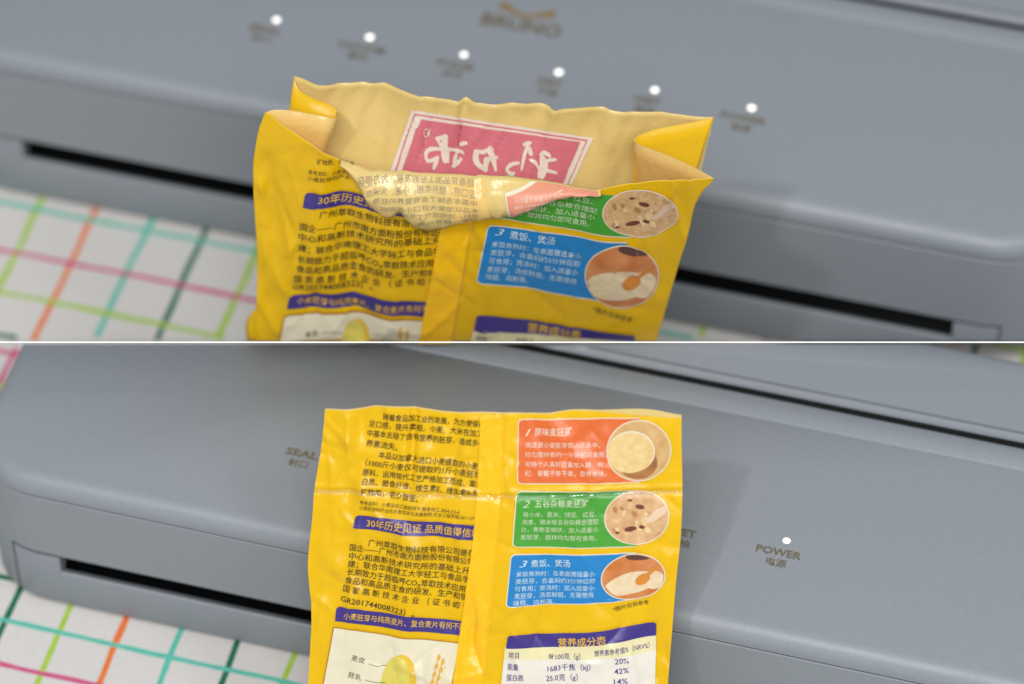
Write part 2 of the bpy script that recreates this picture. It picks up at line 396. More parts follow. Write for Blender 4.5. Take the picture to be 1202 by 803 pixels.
# ------------------------------------------------------------------ printed film bags
class Bag:
    """a film surface addressed in flat print units, with a displacement for the wrinkles"""
    def __init__(s, root, base, nrm, wr): s.root, s.base, s.n, s.wr = root, base, nrm, wr
    def P(s, x, y, off=0): return s.base(x, y) + s.n*(s.wr(x, y) + off*1.7) - s.root.location
    def surf(s, name, top, bot, left, right, m, off=0, nx=60, ny=40, side=0, corner=(0, 0, 0, 0)):
        """panel: left/right give x at v, top/bot give y at u; corner radii tl tr br bl in print units"""
        vs = []
        for j in range(ny + 1):
            v = j/ny
            for i in range(nx + 1):
                u = i/nx
                x = lerp(left(v), right(v), u); y = lerp(top(u), bot(u), v)
                vs.append((x, y))
        tl, tr, br, bl = corner
        def rnd(x, y, i, j):
            return x, y
        me = mesh(name, [s.P(x, y, off) for x, y in vs], grid_faces(ny + 1, nx + 1), m, s.root, 180)
        return me
    def panel(s, name, q, m, off, r=(0, 0, 0, 0), step=1.7, sag=0):
        """rounded quad q = tl,tr,br,bl in print units"""
        tl, tr, br, bl = q
        w = math.hypot(tr[0]-tl[0], tr[1]-tl[1]); h = math.hypot(bl[0]-tl[0], bl[1]-tl[1])
        nx, ny = max(2, int(w/step)), max(2, int(h/step))
        vlist = sorted(set([j/ny for j in range(ny + 1)] + [k*rr/6/h for rr in r if rr for k in range(7)] + [1 - k*rr/6/h for rr in r if rr for k in range(7)]))
        vs = []
        for v in vlist:
            y = v*h
            def ins(rt, rb):
                if rt and y < rt: return rt - math.sqrt(max(0, rt*rt - (rt-y)**2))
                if rb and y > h - rb: return rb - math.sqrt(max(0, rb*rb - (y-h+rb)**2))
                return 0
            u0, u1 = ins(r[0], r[3])/w, 1 - ins(r[1], r[2])/w
            for i in range(nx + 1):
                u = lerp(u0, u1, i/nx)
                x = lerp(lerp(tl[0], tr[0], u), lerp(bl[0], br[0], u), v); yy = lerp(lerp(tl[1], tr[1], u), lerp(bl[1], br[1], u), v)
                vs.append(s.P(x, yy + sag*math.sin(math.pi*u), off))
        return mesh(name, vs, grid_faces(len(vlist), nx + 1), m, s.root, 180)
    def disc(s, name, cx, cy, rx, ry, m, off, rot=0, n=40, rings=12, clip=None, parent=None):
        vs = [s.P(cx, cy, off)]; fs = []
        ca, sa = math.cos(rot), math.sin(rot)
        for k in range(1, rings + 1):
            for i in range(n):
                a = 2*math.pi*i/n; x, y = rx*k/rings*math.cos(a), ry*k/rings*math.sin(a)
                x, y = x*ca - y*sa, x*sa + y*ca
                X, Y = cx + x, cy + y
                if clip:
                    ex, ey, erx, ery = clip; d = math.hypot((X-ex)/erx, (Y-ey)/ery)
                    if d > 1: X, Y = ex + (X-ex)/d, ey + (Y-ey)/d
                vs.append(s.P(X, Y, off))
        for i in range(n): fs.append((0, 1 + i, 1 + (i+1) % n))
        for k in range(rings - 1):
            for i in range(n): a, b = 1 + k*n, 1 + (k+1)*n; fs.append((a + i, b + i, b + (i+1) % n, a + (i+1) % n))
        return mesh(name, vs, fs, m, s.root, 180)
    def stroke(s, name, pts, wd, m, off, n=16, join=None):
        P = poly(pts, n) if len(pts) > 1 else pts
        vs, fs = [], []
        for i, p in enumerate(P):
            a, b = P[max(i-1, 0)], P[min(i+1, n)]
            dx, dy = b[0]-a[0], b[1]-a[1]; L = math.hypot(dx, dy) or 1
            w = wd if not callable(wd) else wd(i/n)
            vs += [s.P(p[0] - dy/L*w/2, p[1] + dx/L*w/2, off), s.P(p[0] + dy/L*w/2, p[1] - dx/L*w/2, off)]
            if i: q = len(vs); fs.append((q-4, q-2, q-1, q-3))
        if join is not None:
            k = len(join[0]); join[0].extend(vs); join[1].extend(tuple(i + k for i in f) for f in fs); return
        return mesh(name, vs, fs, m, s.root)
    def rows(s, name, lines, m, off, bold=0.0, shear=0, mirror=False, aspect=1.0):
        """lines: (text, p0, p1, em): p0/p1 mid-height of the row's two ends"""
        V, Fc = [], []
        for body, p0, p1, em in lines:
            vs, fs, a, b = text_geo(body, bold, shear)
            if not vs: continue
            dx, dy = p1[0]-p0[0], p1[1]-p0[1]; L = math.hypot(dx, dy); ux, uy = -(-dy)/L, -dx/L   # image "up"
            ux, uy = dy/L, -dx/L
            k = len(V)
            for v in vs:
                t = (v.x - a)/(b - a); t = 1 - t if mirror else t
                hh = (v.y - .36)*em
                V.append(s.P(p0[0] + dx*t + ux*hh, p0[1] + dy*t + uy*hh, off))
            Fc += [tuple(i + k for i in f) for f in fs]
        return mesh(name, V, Fc, m, s.root)

def ridge(x, y, x0, y0, x1, y1, wd, amp, asym=0.0):
    dx, dy = x1-x0, y1-y0; L2 = dx*dx + dy*dy; t = ((x-x0)*dx + (y-y0)*dy)/L2
    tt = min(1, max(0, t)); d = ((x-x0)*dy - (y-y0)*dx)/math.sqrt(L2)
    e = math.exp(-((t - tt)**2)*L2/(wd*wd)*.5)
    fade = .35 + .65*math.sin(math.pi*min(1, max(0, .15 + .7*tt)))
    return amp*math.exp(-(d*d)/(wd*wd))*e*fade
def crumple(x, y, seed, sc=1.0):
    """facetted folds: ridged noise, sharper than smooth noise"""
    a = noise.noise((x/70*sc, y/60*sc, seed)); b = noise.noise((x/26*sc, y/30*sc, seed + 5))
    return .55*(1 - 2*abs(a)) + .22*(1 - 2*abs(b))

def crease_field(seed, x0, x1, y0, y1, n, amp):
    rnd = random.Random(seed); B = {}
    for _ in range(n):
        x, y, a = rnd.uniform(x0, x1), rnd.uniform(y0, y1), rnd.gauss(1.35, .75)
        L, wd = rnd.uniform(14, 60), rnd.uniform(2.2, 4.6)
        c = (x, y, math.cos(a), math.sin(a), L, wd, amp*rnd.choice((-1, 1))*rnd.uniform(.35, 1)*wd/4)
        rad = L + 4*wd
        for i in range(int((x - rad)//40), int((x + rad)//40) + 1):
            for j in range(int((y - rad)//40), int((y + rad)//40) + 1): B.setdefault((i, j), []).append(c)
    def f(x, y):
        w = 0
        for cx, cy, ca, sa, L, wd, am in B.get((int(x//40), int(y//40)), ()):
            t = ((x-cx)*ca + (y-cy)*sa)/L
            if -1 < t < 1:
                d = abs((y-cy)*ca - (x-cx)*sa)
                if d < 4*wd: w += am*(1 - t*t)**2*(math.exp(-math.sqrt(d*d + 1.6)/wd + .25) - .023)
        return w
    return f
CR_L, CR_U = crease_field(5, 365, 800, 478, 810, 210, .0009), crease_field(11, 300, 835, 140, 400, 170, .0009)
CR_B = crease_field(23, 340, 840, 85, 230, 80, .0013)
def food_oval(bag, kind, cx, cy, rx, ry, rot=0):
    bag.disc('printed_photo_border', cx, cy, rx + 1.4, ry + 1.3, M['white'], .00026, rot)
    if kind == 1:
        bag.disc('printed_photo', cx, cy, rx, ry, M['tan'], .00032, rot)
        bag.disc('printed_shade', cx - .02*rx, cy + .40*ry, rx*.62, ry*.56, M['brownshade'], .00035, clip=(cx, cy, rx, ry))
        bag.disc('printed_bowl_rim', cx - .24*rx, cy + .03*ry, rx*.76, ry*.70, M['white'], .00038, clip=(cx, cy, rx, ry))
        bag.disc('printed_porridge', cx - .26*rx, cy + .06*ry, rx*.74, ry*.68, M['porridge'], .00041, clip=(cx, cy, rx, ry))
    elif kind == 2:
        bag.disc('printed_photo', cx, cy, rx, ry, M['stew'], .00032, rot)
        rg = random.Random(4)
        for _ in range(26):
            a, q = rg.uniform(0, 6.28), rg.uniform(.1, .86)
            bag.disc('printed_grain', cx + q*rx*math.cos(a), cy + q*ry*math.sin(a), rg.uniform(.05, .12)*rx, rg.uniform(.06, .12)*ry, M[rg.choice(('stewpale', 'stewpale', 'stewmid', 'stewdark'))], .00034, rg.uniform(0, 3), 12, 2)
        for x, y, a, b, r in ((.10, -.42, .15, .09, .2), (-.20, .42, .20, .10, -.15), (-.22, -.68, .08, .05, 0), (.16, .36, .10, .07, .3), (-.62, .55, .07, .05, 0)):
            bag.disc('printed_bean', cx + x*rx, cy + y*ry, a*rx, b*ry, M['bean'], .00038, r, 18, 3)
        bag.disc('printed_spoon', cx + .66*rx, cy - .12*ry, rx*.42, ry*.16, M['spoon'], .00036, -.62, clip=(cx, cy, rx*.98, ry*.98))
    else:
        bag.disc('printed_photo', cx, cy, rx, ry, M['bowl'], .00032, rot)
        c, s_ = math.cos(rot), math.sin(rot)
        def loc(x, y): x, y = x*rx, y*ry; return cx + x*c - y*s_, cy + x*s_ + y*c
        p = loc(.32, -.92); bag.disc('printed_rim', p[0], p[1], rx*.50, ry*.20, M['rim'], .00035, rot, clip=(cx, cy, rx, ry))
        p = loc(-.10, .28); bag.disc('printed_porridge', p[0], p[1], rx*.88, ry*.48, M['rice'], .00036, rot - .12, clip=(cx, cy, rx*.97, ry*.97))
        p = loc(.62, .22); bag.disc('printed_porridge', p[0], p[1], rx*.38, ry*.42, M['rice'], .00037, rot, clip=(cx, cy, rx*.97, ry*.97))
        p = loc(.28, .16); bag.disc('printed_spoon', p[0], p[1], rx*.26, ry*.22, M['wood'], .00041, rot - .45)
        a, b = loc(.42, .0), loc(.86, -.40); bag.stroke('printed_spoon_handle', [a, ((a[0]+b[0])/2, (a[1]+b[1])/2), b], 4.2, M['wood'], .00042, 8)

# ------------------------------------------------------------------ lower bag: sealed, leaning on the machine
LEAN, YAWB = R(33), R(9)
RZ = Matrix.Rotation(-YAWB, 3, 'Z')
b_up, b_n = RZ @ Vector((0, math.sin(LEAN), math.cos(LEAN))), RZ @ Vector((0, -math.cos(LEAN), math.sin(LEAN)))
PL = Vector((.05, .6870, Z_LOW + .065))
low_bot = PL - b_up*(.065/math.cos(LEAN))
rootL = empty('food_bag', (-.006, low_bot.y, Z_LOW))
tag(rootL, 'sealed yellow food bag with flat top and crimped seal line, leaning on the lower sealer', 'food bag')
def base_low(x, y): return at_plane(x, y, PL, b_n)
def wr_low(x, y):
    k = sstep(470, 620, y)
    w = .0022*math.sin(math.pi*min(1, max(0, (x - 372)/425)))*(.3 + k) + .0016*k*math.exp(-((x-680)/80)**2)
    w += ridge(x, y, 487, 476, 483, 570, 5.5, -.0018) + ridge(x, y, 470, 480, 498, 640, 16, .0011)
    w += ridge(x, y, 455, 600, 486, 640, 11, .0013) + ridge(x, y, 482, 640, 470, 803, 15, .0016) + ridge(x, y, 515, 600, 525, 720, 16, -.0012)
    w += ridge(x, y, 405, 478, 425, 575, 12, .0012) + ridge(x, y, 425, 485, 412, 600, 8, -.0010)
    w += ridge(x, y, 533, 484, 532, 560, 7, -.0010) + ridge(x, y, 372, 700, 440, 660, 12, -.0009) + ridge(x, y, 380, 640, 420, 700, 14, .0009)
    w += ridge(x, y, 640, 484, 700, 560, 10, .0006) + ridge(x, y, 715, 487, 650, 545, 9, -.0006) + ridge(x, y, 780, 500, 760, 570, 10, .0007)
    w += ridge(x, y, 640, 640, 660, 803, 30, -.0018) + ridge(x, y, 740, 690, 775, 800, 26, -.0022) + ridge(x, y, 790, 600, 780, 700, 14, .0010)
    w += .0011*crumple(x, y, 3.1)*(.45 + .55*sstep(640, 380, x)) + .00022*crumple(x*2.3, y*2.3, 8.4)
    w += CR_L(x, y)*(1 if x < 610 or y > 700 or x > 785 else .55)
    # the heat seal: a pressed band
    sy = 577.5 + 2.0*math.sin(x/70) + .004*(x - 580)
    w += -.0005*math.exp(-((y - sy)/2.6)**2) + .0003*math.exp(-((y - sy + 5)/2.4)**2)
    return w
BL_ = Bag(rootL, base_low, b_n, wr_low)
topL = curve([(0, 481), (.10, 480), (.14, 476.5), (.25, 478.5), (.36, 484.5), (.43, 484), (.62, 485), (.70, 481.5), (.80, 484), (.9, 488), (1, 490.5)])
leftL = curve([(478, 382), (520, 378), (575, 369.5), (600, 368), (660, 362), (720, 366), (803, 362), (900, 358), (1010, 356)])
rightL = curve([(478, 800), (520, 800), (580, 801), (630, 799), (680, 794), (740, 789), (803, 784), (900, 782), (1010, 780)])
YB = 975.0
def lowpt(u, v):
    y = lerp(topL(u), YB, v); return lerp(leftL(y), rightL(y), u), y
def film_grid(bag, name, fn, nx, ny, m, off=0, second=None):
    vs = []
    for j in range(ny + 1):
        for i in range(nx + 1):
            x, y = fn(i/nx, j/ny); vs.append(bag.P(x, y, off))
    return vs, grid_faces(ny + 1, nx + 1)
# front and back films meet along the sides and the bottom
NX, NY = 200, 230
vs, fs = film_grid(BL_, 'front', lowpt, NX, NY, None)
fr = mesh('front_film', vs, [tuple(reversed(f)) for f in fs], M['film'], rootL, 180)
def thick(u, v): return .0004 + .0045*math.sin(math.pi*u)**.6*sstep(.17, .40, v)*sstep(1.0, .93, v)
vsb, nxb, nyb = [], 60, 70
for j in range(nyb + 1):
    for i in range(nxb + 1):
        u, v = i/nxb, j/nyb
        x, y = lowpt(u, v)
        if v < .1: y += (1 - v/.1)*(-6.5*math.exp(-((u - .90)/.09)**2) - 1.2)
        vsb.append(BL_.P(x, y, -thick(u, v)))
mesh('back_film', vsb, grid_faces(nyb + 1, nxb + 1), M['inside'], rootL, 180)
# centre overlap seam
def seamL(u, v):
    y = lerp(484.6, YB - 1, v); return lerp(curve([(478, 565.5), (580, 561.5), (640, 556), (803, 533.5), (1000, 520)])(y), curve([(478, 591), (580, 589), (640, 583), (803, 567), (1000, 560)])(y), u), y
vs, fs = film_grid(BL_, 'seam', seamL, 16, 230, None, .00052)
# left edge of the strip closes down to the film so it reads as a folded layer
n0 = len(vs)
for j in range(231):
    x, y = seamL(0, j/230); vs.append(BL_.P(x - .3, y, .00002))
fs = [tuple(reversed(f)) for f in fs] + [(j*17, (j+1)*17, n0 + j + 1, n0 + j) for j in range(230)]
for j in range(231):
    x, y = seamL(1, j/230); vs.append(BL_.P(x + 3.5, y, .00004))
n1 = n0 + 231
fs += [(j*17 + 16, n1 + j, n1 + j + 1, (j+1)*17 + 16) for j in range(230)]
mesh('overlap_seam', vs, fs, M['film2'], rootL, 50)
# crimped heat seal: clear, facetted
vs, ns = [], 860
for i in range(ns + 1):
    u = i/ns; x = lerp(370.5, 800.5, u)
    rough_ = .10 + .9*sstep(418, 440, x)*sstep(616, 606, x) + .30*sstep(396, 380, x)
    for j in range(5):
        sy = 577.5 + 2.0*math.sin(x/70) + .004*(x - 580)
        y = sy + (j - 2)*1.05
        inseam = .0003 if 560 < x < 592 else 0
        rib = .00010*math.sin(x*1.9 + j*1.1) if 0 < j < 4 else 0
        vs.append(BL_.P(x, y, .00050 + (.00022, .00040, .00055, .00040, .00010)[j]*.5 + inseam + rough_*(rib + (.00016*noise.noise((x*.45, y*.5, 2)) if 0 < j < 4 else 0))))
mesh('heat_seal', vs, grid_faces(ns + 1, 5), M['clear'], rootL)

def print_low(b):
    T1 = [('随着食品加工业的发展，为方便保存', (451, 487), (570, 496.5), 8.6), ('足口感，提升卖相，小麦、大米在加工', (434, 496), (568, 507), 8.6), ('中基本去除了含有营养的胚芽，造成多种', (432, 507), (570, 518.5), 8.6), ('养素流失。', (431, 518), (468, 523), 8.6),
          ('本品以加拿大进口小麦提取的小麦胚', (446, 531.5), (570, 546), 8.4), ('（1000斤小麦仅可提取约1斤小麦胚芽', (430, 541), (566, 554.5), 8.4), ('原料，运用现代工艺严格加工而成。富含', (427, 552), (568, 565.5), 8.4), ('白质、膳食纤维、维生素E、维生素B₁和', (427, 562.5), (564, 576), 8.4), ('矿物质，老少皆宜。', (425.5, 573.5), (493, 582), 8.4)]
    b.rows('product_text', T1, M['black'], .0004, .004)
    b.rows('reference_text', [('参考资料：小麦深加工麦胚烘干.粮食加工.2004.2:3-4', (424, 586.5), (541, 597.5), 5.2), ('小麦胚芽的产业化开发现状与发展趋势.农业工程学报.2011.27.1', (423, 593.5), (561, 604.5), 5.2)], M['black'], .0004)
    b.panel('heading_band', ((419, 602), (561, 613), (559, 630.5), (416, 617)), M['purple'], .0003, (5, 0, 0, 1))
    b.rows('heading_text', [('30年历史见证 品质值得信赖', (432, 611), (566, 622.5), 11)], M['yink'], .0004, .008)
    T2 = [('广州萃取生物科技有限公司是在', (433.5, 634.5), (560, 645), 8.8), ('国企——广州市南方面粉股份有限公司', (412, 640), (558, 655), 8.8), ('中心和高新技术研究所的基础上升', (411, 650), (553, 666), 8.8), ('建；联合华南理工大学轻工与食品学', (410, 659), (553, 676), 8.8), ('长期致力于超临界CO₂萃取技术应用、', (409, 668.5), (552, 687.5), 8.8), ('食品和高品质主食的研发、生产和销', (406.5, 678), (551, 697), 8.8), ('国 家 高 新 技 术 企 业 （ 证 书 编 号', (404, 688), (553, 708.5), 8.8), ('GR201744008323）。', (401.5, 699.5), (489, 716), 9.2)]
    b.rows('company_text', T2, M['black'], .0004, .004)
    b.panel('heading_band', ((396, 709.5), (545, 726), (542, 742), (394.5, 727)), M['purple'], .0003, (5, 0, 0, 0))
    b.rows('heading_text', [('小麦胚芽与纯燕麦片、复合麦片有何不同', (405, 720), (548, 732.5), 8.6)], M['yink'], .0004, .006)
    b.panel('picture_panel_border', ((392, 734), (541, 750), (512, 905), (360, 905)), M['obrown'], .0003)
    b.panel('picture_panel', ((393.3, 735.4), (541, 751.4), (512, 904), (361.6, 904)), M['paper'], .00035)
    b.disc('printed_seed', 471, 800, 19, 37, M['seed2'], .0004, .12); b.disc('printed_seed', 466, 801, 17.5, 36, M['seed'], .00044, .12)
    b.rows('seed_text', [('麦皮', (414, 769.5), (430, 773), 7.5), ('胚乳', (410, 789.5), (426, 793), 7.5)], M['black'], .0004)
    b.stroke('pointer_line', [(434, 776), (444, 778.5), (455, 777)], .5, M['black'], .0005); b.stroke('pointer_line', [(430, 795), (442, 797), (454, 797)], .5, M['black'], .0005)
    J = ([], [])
    for k in range(9):
        t = k/8; cx, cy = lerp(518, 508, t) + (3 if k % 2 else -3), lerp(768, 806, t)
        b.stroke('', [(cx, cy + 4), (cx + 2, cy), (cx + 3, cy - 5)], lambda u: .6 + 3.6*math.sin(math.pi*u), None, .0004, 8, J)
    b.stroke('', [(525, 778), (516, 790), (506, 830)], .8, None, .0004, 10, J)
    mesh('printed_wheat', J[0], J[1], M['wheat'], b.root)
    # right-hand recipe boxes
    b.panel('recipe_box_border', ((608.6, 490.4), (752, 489.6), (752, 564.8), (608.6, 564.8)), M['white'], .00014, (5, 0, 0, 5)); b.panel('recipe_box', ((609.8, 491.5), (752, 490.7), (752, 563.7), (609.8, 563.7)), M['red'], .0002, (4.4, 0, 0, 4.4))
    food_oval(b, 1, 750.5, 527.5, 36.6, 34.2)
    b.rows('recipe_number', [('1', (617.5, 505.5), (624, 505.5), 12)], M['ltred'], .0004, 0, .35)
    b.rows('recipe_title', [('原味麦胚粥', (628.5, 505.3), (672, 504.6), 10)], M['ltred'], .0004, .006)
    b.rows('recipe_text', [('将适量小麦胚芽倒入沸水中，', (618, 519.8), (705, 520.6), 7), ('均匀搅拌煮约一分钟即可食用，', (618, 530.8), (713, 531.4), 7), ('可随个人喜好适量加入糖、枸', (618, 541.8), (709, 542.4), 7), ('杞、葡萄干等干果，营养美味。', (618, 552.2), (713, 552.8), 7)], M['ltred'], .0004)
    b.panel('recipe_box_border', ((608, 572.2), (750, 573.2), (748, 639.6), (602.6, 639)), M['white'], .00014, (6, 0, 0, 6)); b.panel('recipe_box', ((609.2, 573.4), (750, 574.4), (748, 638.4), (604, 637.8)), M['green'], .0002, (5, 0, 0, 5))
    food_oval(b, 2, 748.5, 605, 36.6, 30.4)
    b.rows('recipe_number', [('2', (615, 587), (624, 587), 12)], M['ltgreen'], .0004, 0, .35)
    b.rows('recipe_title', [('五谷杂粮麦胚粥', (630, 587), (692.5, 586.5), 9.5)], M['ltgreen'], .0004, .006)
    b.rows('recipe_text', [('将小米、薏米、绿豆、红豆、', (616, 599.5), (702, 599.5), 6.8), ('燕麦、糙米等五谷杂粮合理配', (615, 608.5), (704.5, 608), 6.8), ('比，煮熟至糊状，加入适量小', (614, 617.3), (704, 617.3), 6.8), ('麦胚芽，搅拌均匀即可食用。', (613, 626.3), (702, 627), 6.8)], M['ltgreen'], .0004)
    b.panel('recipe_box_border', ((601.2, 646.4), (748, 646), (744, 703.4), (595.4, 708.6)), M['white'], .00014, (6, 0, 0, 5)); b.panel('recipe_box', ((602.4, 647.6), (748, 647.2), (744, 702.2), (596.8, 707.4)), M['blue'], .0002, (5, 0, 0, 4))
    food_oval(b, 3, 744.4, 674.8, 36.4, 26.5, -.10)
    b.rows('recipe_number', [('3', (611.5, 657.6), (621, 657.2), 11)], M['ltblue'], .0004, 0, .35)
    b.rows('recipe_title', [('煮饭、煲汤', (625, 657.5), (671, 656.8), 9.5)], M['ltblue'], .0004, .006)
    b.rows('recipe_text', [('米饭煮熟时：在表面撒适量小', (608, 669.6), (700, 668.8), 6.8), ('麦胚芽，合盖焖约3分钟后即', (607.5, 678), (700, 677.2), 6.8), ('可食用；煲汤时：加入适量小', (606.6, 686.5), (699, 685.8), 6.8), ('麦胚芽，汤底鲜甜，无需使用', (606, 695), (698, 693.8), 6.8), ('味精、鸡粉等。', (605, 703), (653, 703), 6.8)], M['ltblue'], .0004)
    b.rows('note_text', [('*图片仅供参考', (720.5, 712), (761.5, 705.8), 6)], M['black'], .0004)
    b.panel('nutrition_table', ((594.8, 754), (770.2, 744.5), (767, 905), (580, 905)), M['tablewhite'], .0003, sag=3)
    b.panel('nutrition_row', ((595, 754), (770, 744.5), (769, 764.5), (593.5, 768.5)), M['cream'], .00034, sag=3)
    b.panel('nutrition_heading', ((598.3, 740.5), (770.6, 729.5), (770, 746), (596, 756)), M['purple'], .00038, (4, 4, 0, 0), sag=3)
    b.rows('nutrition_title', [('营养成分表', (656.5, 750.5), (713, 747), 11)], M['yink'], .00046, .012)
    b.rows('nutrition_text', [('项目', (599, 763.8), (611.5, 763.8), 8), ('每100克（g）', (645.5, 767), (683, 765.5), 8), ('营养素参考值%（NRV%）', (699.5, 762.5), (762.5, 757.5), 7.6), ('能量', (598, 777.5), (610.5, 777.5), 8.4), ('1683千焦（kJ）', (644.5, 780), (695, 777.8), 8.6), ('20%', (723, 772.3), (739.5, 771.5), 9),
        ('蛋白质', (596.5, 790), (616.5, 790.5), 8.4), ('25.0克（g）', (643, 791), (680, 789.8), 8.6), ('42%', (722.4, 784), (739, 783.2), 9), ('脂肪', (595.4, 802.5), (608, 803), 8.4), ('4.2克（g）', (642, 802.5), (674, 801.5), 8.6), ('14%', (722, 796), (738, 795.5), 9),
        ('碳水化合物', (594, 815), (628, 816), 8.4), ('54.0克（g）', (641, 815), (678, 814), 8.6), ('18%', (721, 808), (737, 807.5), 9)], M['purple'], .00042, .004)
print_low(BL_)

# ------------------------------------------------------------------ upper bag: mouth open
YU = .8165
rootU = empty('food_bag', at_Y(560, 400.6, YU + .004))
tag(rootU, 'yellow food bag standing with its mouth gaping open and pale inside showing a pink logo', 'food bag')
def Yup(x, y):
    t = (401 - y)/190.0; u = (x - 300)/535.0
    return YU + .0022 + t*lerp(.006, -.020, u) - .004*math.sin(math.pi*min(1, max(0, t)))*math.sin(math.pi*min(1, max(0, u)))
def base_up(x, y): return at_Y(x, y, Yup(x, y))
def wr_up(x, y):
    k = sstep(402, 385, y)
    w = ridge(x, y, 404, 196, 425, 400, 17, -.0024) + ridge(x, y, 375, 210, 360, 320, 14, .0012) + ridge(x, y, 465, 235, 450, 401, 22, .0014)
    w += ridge(x, y, 425, 320, 424, 360, 8, .0008) + ridge(x, y, 312, 190, 330, 300, 9, -.0012) + ridge(x, y, 345, 240, 325, 401, 9, .0008)
    w += ridge(x, y, 590, 260, 640, 401, 26, -.0010) + ridge(x, y, 700, 230, 730, 380, 22, .0012) + ridge(x, y, 790, 230, 775, 330, 10, -.0009)
    w += .0010*crumple(x, y, 21.7)*(.4 + .6*sstep(620, 380, x)) + .0002*crumple(x*2.2, y*2.2, 4.4)
    w += CR_U(x, y)*(1 if x < 570 or x > 780 else .6)
    return w*k
UN = Vector((0, -1, 0))
BU = Bag(rootU, base_up, UN, wr_up)
rim_front = curve([(300, 150), (313, 131.5), (330, 143), (360, 163), (393, 185), (410, 193), (450, 199), (520, 204), (600, 208), (640, 213), (690, 221), (730, 216), (780, 211), (837, 209)])
leftU = curve([(128, 313), (150, 304), (180, 298.5), (205, 297), (250, 299), (300, 302), (340, 301.5), (370, 300), (402, 301)])
rightU = curve([(200, 837), (214, 836), (222, 826), (240, 816), (270, 809), (310, 797), (350, 785), (402, 770)])
YBU = 400.6
def uppt(u, v):
    x0, x1 = 313, 837
    xt = lerp(x0, x1, u); yt = rim_front(xt)
    y = lerp(yt, YBU, v)
    xs = lerp(leftU(y), rightU(y), u)
    return lerp(xt, xs, sstep(0, .12, v) if u > .2 else sstep(0, .02, v)*1.0), y
def uppt(u, v):
    # rows blend from the rim polyline to straight rows between the two side outlines
    yl, yr = lerp(131.5, YBU, v), lerp(209, YBU, v)
    xl, xr = leftU(yl), rightU(yr)
    x = lerp(xl, xr, u)
    xt = lerp(313, 837, u)
    yt = rim_front(xt)
    return x, lerp(yt, YBU, v)
vs, fs = film_grid(BU, 'front', uppt, 240, 120, None)
o = mesh('front_film', vs, [tuple(reversed(f)) for f in fs], M['film'], rootU, 180)
def twoface(o, m2, th=.00018):
    o.data.materials.append(m2)
    md = o.modifiers.new('film_thickness', 'SOLIDIFY'); md.thickness = th; md.offset = -1; md.material_offset = 1; md.material_offset_rim = 1
twoface(o, M['inside'])
# folded-out flap of the front film: its pale inner side faces the viewer
flap_top = curve([(400, 189), (410, 193), (450, 199), (520, 204), (600, 208), (640, 213), (690, 221), (705, 220)])
flap_bot = curve([(400, 190), (418, 206), (432, 223), (442, 233), (452, 237.5), (463, 238), (470, 233), (478, 241), (486, 250), (506, 256), (530, 250), (560, 244), (575, 241), (590, 241.5), (605, 238), (640, 226.5), (665, 223), (705, 221.5)])
def flapP(x, v, off=0):
    yt, yb = flap_top(x) - 1.2, flap_bot(x); y = lerp(yt, yb, v)
    lift = .0022*min(1, v*4) + (.0042*math.sin(math.pi*min(1, v*.85)) + .0012*v + .0010*v*noise.noise((x/13, v*2, 3)))*min(1, (yb - yt)/26) + CR_B(x, y - 30)*1.0*v
    return base_up(x, y) + UN*(wr_up(x, lerp(yt, y, .3)) + max(0, wr_up(x, y) - wr_up(x, lerp(yt, y, .3))) + lift + off) - rootU.location
nx, ny = 150, 16
vs = [flapP(lerp(400, 705, i/nx), j/ny) for j in range(ny + 1) for i in range(nx + 1)]
o = mesh('rim_flap', vs, [tuple(reversed(f)) for f in grid_faces(ny + 1, nx + 1)], M['inside'], rootU, 180); twoface(o, M['film'])
class FlapBag(Bag):
    def P(s, x, y, off=0):
        yt, yb = flap_top(x), flap_bot(x); v = min(.97, max(.02, (y - yt)/max(2, yb - yt)))
        return flapP(x, v, off*1.3)
FB = FlapBag(rootU, base_up, UN, wr_up)
FB.panel('seam_tint', ((528, 206), (566, 207.5), (577, 240), (530, 246)), M['insidepink'], .0003)  # orange-tinted seam patch on the flap
FB.rows('show_through_text', [('随着食品加工业的发展，为方便保', (420, 200.5), (556, 208.5), 5.2), ('足口感，提升卖相，小麦、大米在', (430, 207.5), (558, 214.5), 5.2), ('中基本去除了含有营养的胚芽', (438, 215), (560, 220.5), 5.2), ('本品以加拿大进口小麦提取', (447, 223), (562, 227), 5.2), ('原料，运用现代工艺严格', (462, 231), (562, 233), 5.2), ('白质、膳食纤维、', (486, 240), (560, 238.5), 5)], M['greyink'], .0005, 0, 0, True)
FB.panel('show_through_box_border', ((592.5, 214.5), (632, 210), (640, 225), (598, 240)), M['white'], .0003); FB.panel('show_through_box', ((594.5, 216), (632, 211.5), (640, 224), (600, 238)), M['pinkpale'], .0004)
FB.panel('show_through_box', ((632, 211.5), (702, 220.6), (702, 221.2), (640, 224.5)), M['pinkpale'], .0004)
FB.rows('show_through_text', [('可随个人喜好适量加入', (604, 218), (660, 218.6), 3.6), ('均匀搅拌煮约一分钟', (604, 223.5), (650, 222.5), 3.6), ('将适量小麦胚', (604, 229.5), (630, 226), 3.6)], M['ltred'], .0006, 0, 0, True)

